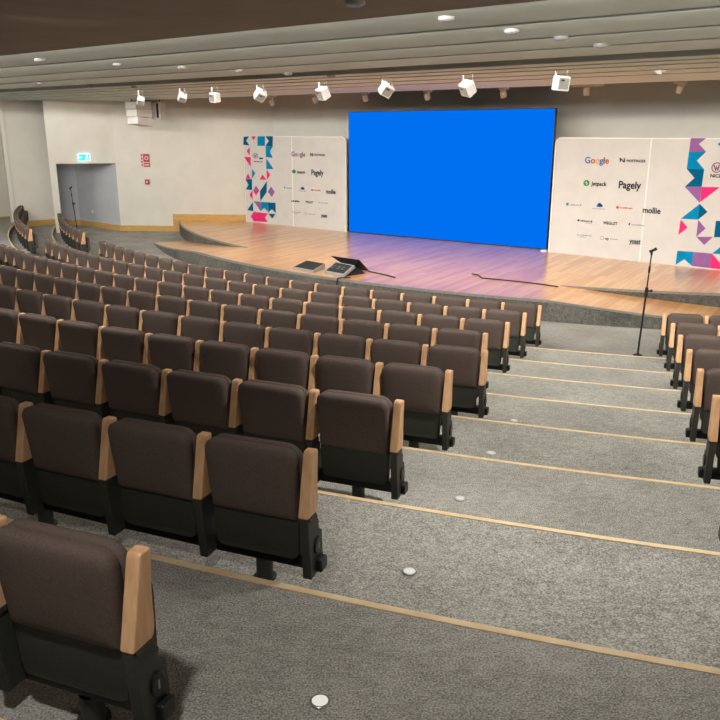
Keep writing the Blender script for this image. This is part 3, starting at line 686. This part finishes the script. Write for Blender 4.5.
for (u, v, _), lab in zip(DL, DLAB):
    p = on_ceiling(u, v); t = thing('ceiling_downlight', lab, 'ceiling light', p, 0, 'round ceiling lights'); r = .07
    m = MB(); m.tube([(0, 0, .03), (0, 0, -.006), (0, 0, -.014)], [r, r, r*.86], n=24); m.build('rim', M['lens'], t)
    m = MB(); m.tube([(0, 0, -.014), (0, 0, -.022), (0, 0, -.026)], [r*.8, r*.6, r*.2], n=24); m.build('lens', M['lens'], t)
CUB = [(182.5, 97.3, .30), (215, 97.6, .33), (260.3, 95, .35), (323, 93.3, .36), (386.3, 89.6, .36), (467.5, 88.3, .37), (561, 83.3, .37), (141, 100.5, .28)]
ROT = [(.9, .5, .3), (.15, .1, -.45), (.75, .5, .5), (.5, .12, -.6), (.55, .45, .6), (.65, .25, -.75), (.12, .05, .55), (.85, .4, .2)]
CLAB = ['leftmost white cube lamp hanging under the ceiling beam, just right of the loudspeakers', 'white cube lamp second from the left under the beam, with a dark slot', 'white cube lamp third from the left under the beam, near the wall corner', 'white cube lamp just left of the video wall top, with a dark slot', 'white cube lamp above the left part of the blue video wall', 'white cube lamp tipped on a corner above the right part of the video wall', 'rightmost white cube lamp, above the right end of the video wall', 'small white lamp directly above the loudspeaker cluster']
for (u, v, sz), r, lab in zip(CUB, ROT, CLAB):
    d = ray(u, v); p = d*(11.6/d.dot(N3)); sz *= .56; t = thing('cube_lamp', lab, 'stage lamp', p, 0, 'white cube lamps under the beam'); k = sz/2
    R = (Matrix.Rotation(r[2]-.3, 4, 'Z') @ Matrix.Rotation(r[0], 4, 'X') @ Matrix.Rotation(r[1], 4, 'Y'))
    m = MB(); m.bbox(0, 0, 0, sz, sz*.85, sz, .02, mat=R); bd = m.build('housing', M['white'], t)
    m = MB(); m.bbox(0, 0, 0, sz*.76, .012, sz*.76, .004, mat=R @ Matrix.Translation((0, -sz*.43, 0))); m.build('lens', M['lens'], t)
    m = MB(); m.bbox(0, 0, 0, sz*.26, .02, sz*.12, .004, mat=R @ Matrix.Translation((-sz*.12, -sz*.435, sz*.22))); m.build('slot', M['blackp'], t)
    m = MB(); zt = board_z(11.6)-p.z-.019
    for sx in (-1, 1): m.tube([T3*(sx*sz*.42)+Vector((0, 0, max(zt, .1))), T3*(sx*sz*.42)+Vector((0, 0, .02)), T3*(sx*sz*.3)], .016, n=6)
    m.tube([T3*(-sz*.46)+Vector((0, 0, max(zt, .1))), T3*(sz*.46)+Vector((0, 0, max(zt, .1)))], .018, n=6); m.build('yoke', M['white'], t)
HK = [(272, 101.5, 0, 'small grey spotlight under the beam at the wall corner'), (315, 98.5, 0, 'small grey spotlight just left of the fourth white cube lamp'), (365.3, 97, 0, 'small grey spotlight above the left top corner of the video wall'), (427.3, 94.5, 0, 'small grey spotlight over the middle of the video wall'), (503.5, 92, 0, 'small grey spotlight over the right half of the video wall'), (587, 87.5, 1, 'small spotlight on a wide bar right of the video wall'), (680, 86.5, 0, 'tilted small spotlight under the beam near the right edge'), (661, 67.3, 2, 'small tilted fitting on the ceiling boards near the right edge')]
for u, v, kd, lab in HK:
    s_ = 15.0 if kd < 2 else 12.6
    d = ray(u, v); p = d*(s_/d.dot(N3)); p.z = min(p.z, board_z(s_)-.1) if kd < 2 else p.z
    t = thing('track_spotlight', lab, 'spotlight', p, math.atan2(T3.y, T3.x), 'small spotlights under the beam'); zt = board_z(s_)-p.z
    w = .1 if kd != 1 else .3
    m = MB(); m.box(-w, w, -.03, .03, zt-.035, zt+.0, bev=.006); m.build('mounting_bar', M['beige'], t)
    m = MB(); m.tube([(0, 0, zt-.02), (0, 0, -.02)], .02, n=8); m.build('stem', M['beige'], t)
    m = MB(); m.bbox(0, 0, -.02, .09, .1, .14, .01, mat=Matrix.Rotation(.5 if kd == 0 else .2, 4, 'X') @ Matrix.Rotation(.3 if u > 640 else 0, 4, 'Y')); m.build('lamp_head', M['beige'], t)
# loudspeaker cluster
d = ray(139, 113.5); p = d*(14.3/d.dot(N3)); t = thing('loudspeaker_cluster', 'beige cluster of three stacked loudspeakers hanging at the side wall', 'loudspeaker', p, math.radians(-30))
for i, (z, tl_) in enumerate(((.21, .02), (.0, -.06), (-.21, -.14))):
    Rm = Matrix.Translation((.04*i-.06, -.02*i-(0 if i < 2 else -.0), z)) @ Matrix.Rotation(tl_, 4, 'X')
    m = MB(); pr = []
    for (x, y) in ((-.27, -.16), (.19, -.22), (.33, .2), (-.10, .26)): pr.append((x, y))
    m.hexa([Rm @ Vector((x, y, -.095)) for x, y in pr], [Rm @ Vector((x, y, .095)) for x, y in pr]); cb = m.build('cabinet', M['beige'], t)
    gq = [(-.255, -.166), (.175, -.222), (.176, -.21), (-.253, -.154)]
    m = MB(); m.hexa([Rm @ Vector(q+(-.08,)) for q in gq], [Rm @ Vector(q+(.08,)) for q in gq]); m.build('grille', M['white'], cb)
m = MB(); m.box(.16, .40, .34, .6, -.12, .28); m.box(.14, .46, .32, .36, -.16, .30); m.build('amplifier_housing', M['beige'], t)
m = MB(); m.box(.34, .41, .306, .322, -.11, .26); m.build('dark_slot', M['blackp'], t)
m = MB(); zt = LOWZ-p.z
for x, y in ((-.15, -.08), (.18, -.08), (.12, .16), (.34, .46)): m.tube([(x, y, .29), (x, y, max(zt, .34))], .015, n=6)
m.box(-.2, .3, -.1, .4, .31, .33); m.build('hanging_frame', M['black'], t)

# ------------------------------------------------------------------ step lights set into the tiers beside the aisle
SL = [(9, 320, 702), (8, 409.5, 572), (7, 460, 499), (6, 491, 453.3), (5, 514, 421)]
for k, u, v in SL:
    p = at_z(u, v, floor_z(k)); t = thing('step_light', 'small round white light set in the carpet of the %s tier beside the aisle' % ORD[k], 'floor light', p, 0, 'step lights along the aisle'); r = .034
    m = MB(); m.tube([(0, 0, -.01), (0, 0, .004), (0, 0, .006)], [r, r, r*.9], n=20); m.build('rim', M['steel'], t)
    m = MB(); m.tube([(0, 0, .006), (0, 0, .009)], [r*.75, r*.6], n=20); m.build('lens', M['stepled'], t)

# ------------------------------------------------------------------ lamps: downlights over the tiers and stage lamps
for s_, t_, pw in ((3.6, -1.5, 250), (3.6, -6, 200), (3.6, 3, 270), (3.6, -11, 170), (.3, -1.0, 110), (.3, -6, 90), (.3, 3.5, 115)):
    light('downlight_lamp', 'SPOT', st(s_, t_, LOWZ-.03), pw, aim=Vector((0, 0, -1))+(N3*.5 if s_ > 3 else N3*0), spot_size=math.radians(148), spot_blend=.8, shadow_soft_size=.08)
for u in (215, 323, 386, 467, 561):
    d = ray(u, 96); p = d*(11.6/d.dot(N3)); light('stage_lamp', 'SPOT', p+N3*.22+Vector((0, 0, -.1)), 110, aim=N3*.45+Vector((0, 0, -1)), spot_size=math.radians(120), spot_blend=.9, shadow_soft_size=.12)

# ------------------------------------------------------------------ world, camera, view
w = D.worlds.new('world'); SC.world = w; w.use_nodes = True
w.node_tree.nodes['Background'].inputs[0].default_value = (1, .94, .86, 1); w.node_tree.nodes['Background'].inputs[1].default_value = .02
cam = D.cameras.new('camera'); co = D.objects.new('camera', cam); COL.objects.link(co)
cam.sensor_width = 36; cam.lens = F/720*36; cam.clip_start = .05; cam.clip_end = 200
co.rotation_euler = (math.pi/2-PITCH, 0, 0); SC.camera = co
# measured units -> metres, front floor at z = 0
for me in D.meshes: me.transform(Matrix.Scale(S, 4))
for o in D.objects:
    if o.parent is None: o.location = (o.location+Vector((0, 0, UP)))*S
    else: o.location = o.location*S
SC.view_settings.view_transform = 'Standard'; SC.view_settings.look = 'None'; SC.view_settings.gamma = 1; SC.view_settings.use_curve_mapping = False
SC.view_settings.exposure = 0.42
SC.cycles.max_bounces = 8; SC.cycles.use_denoising = True
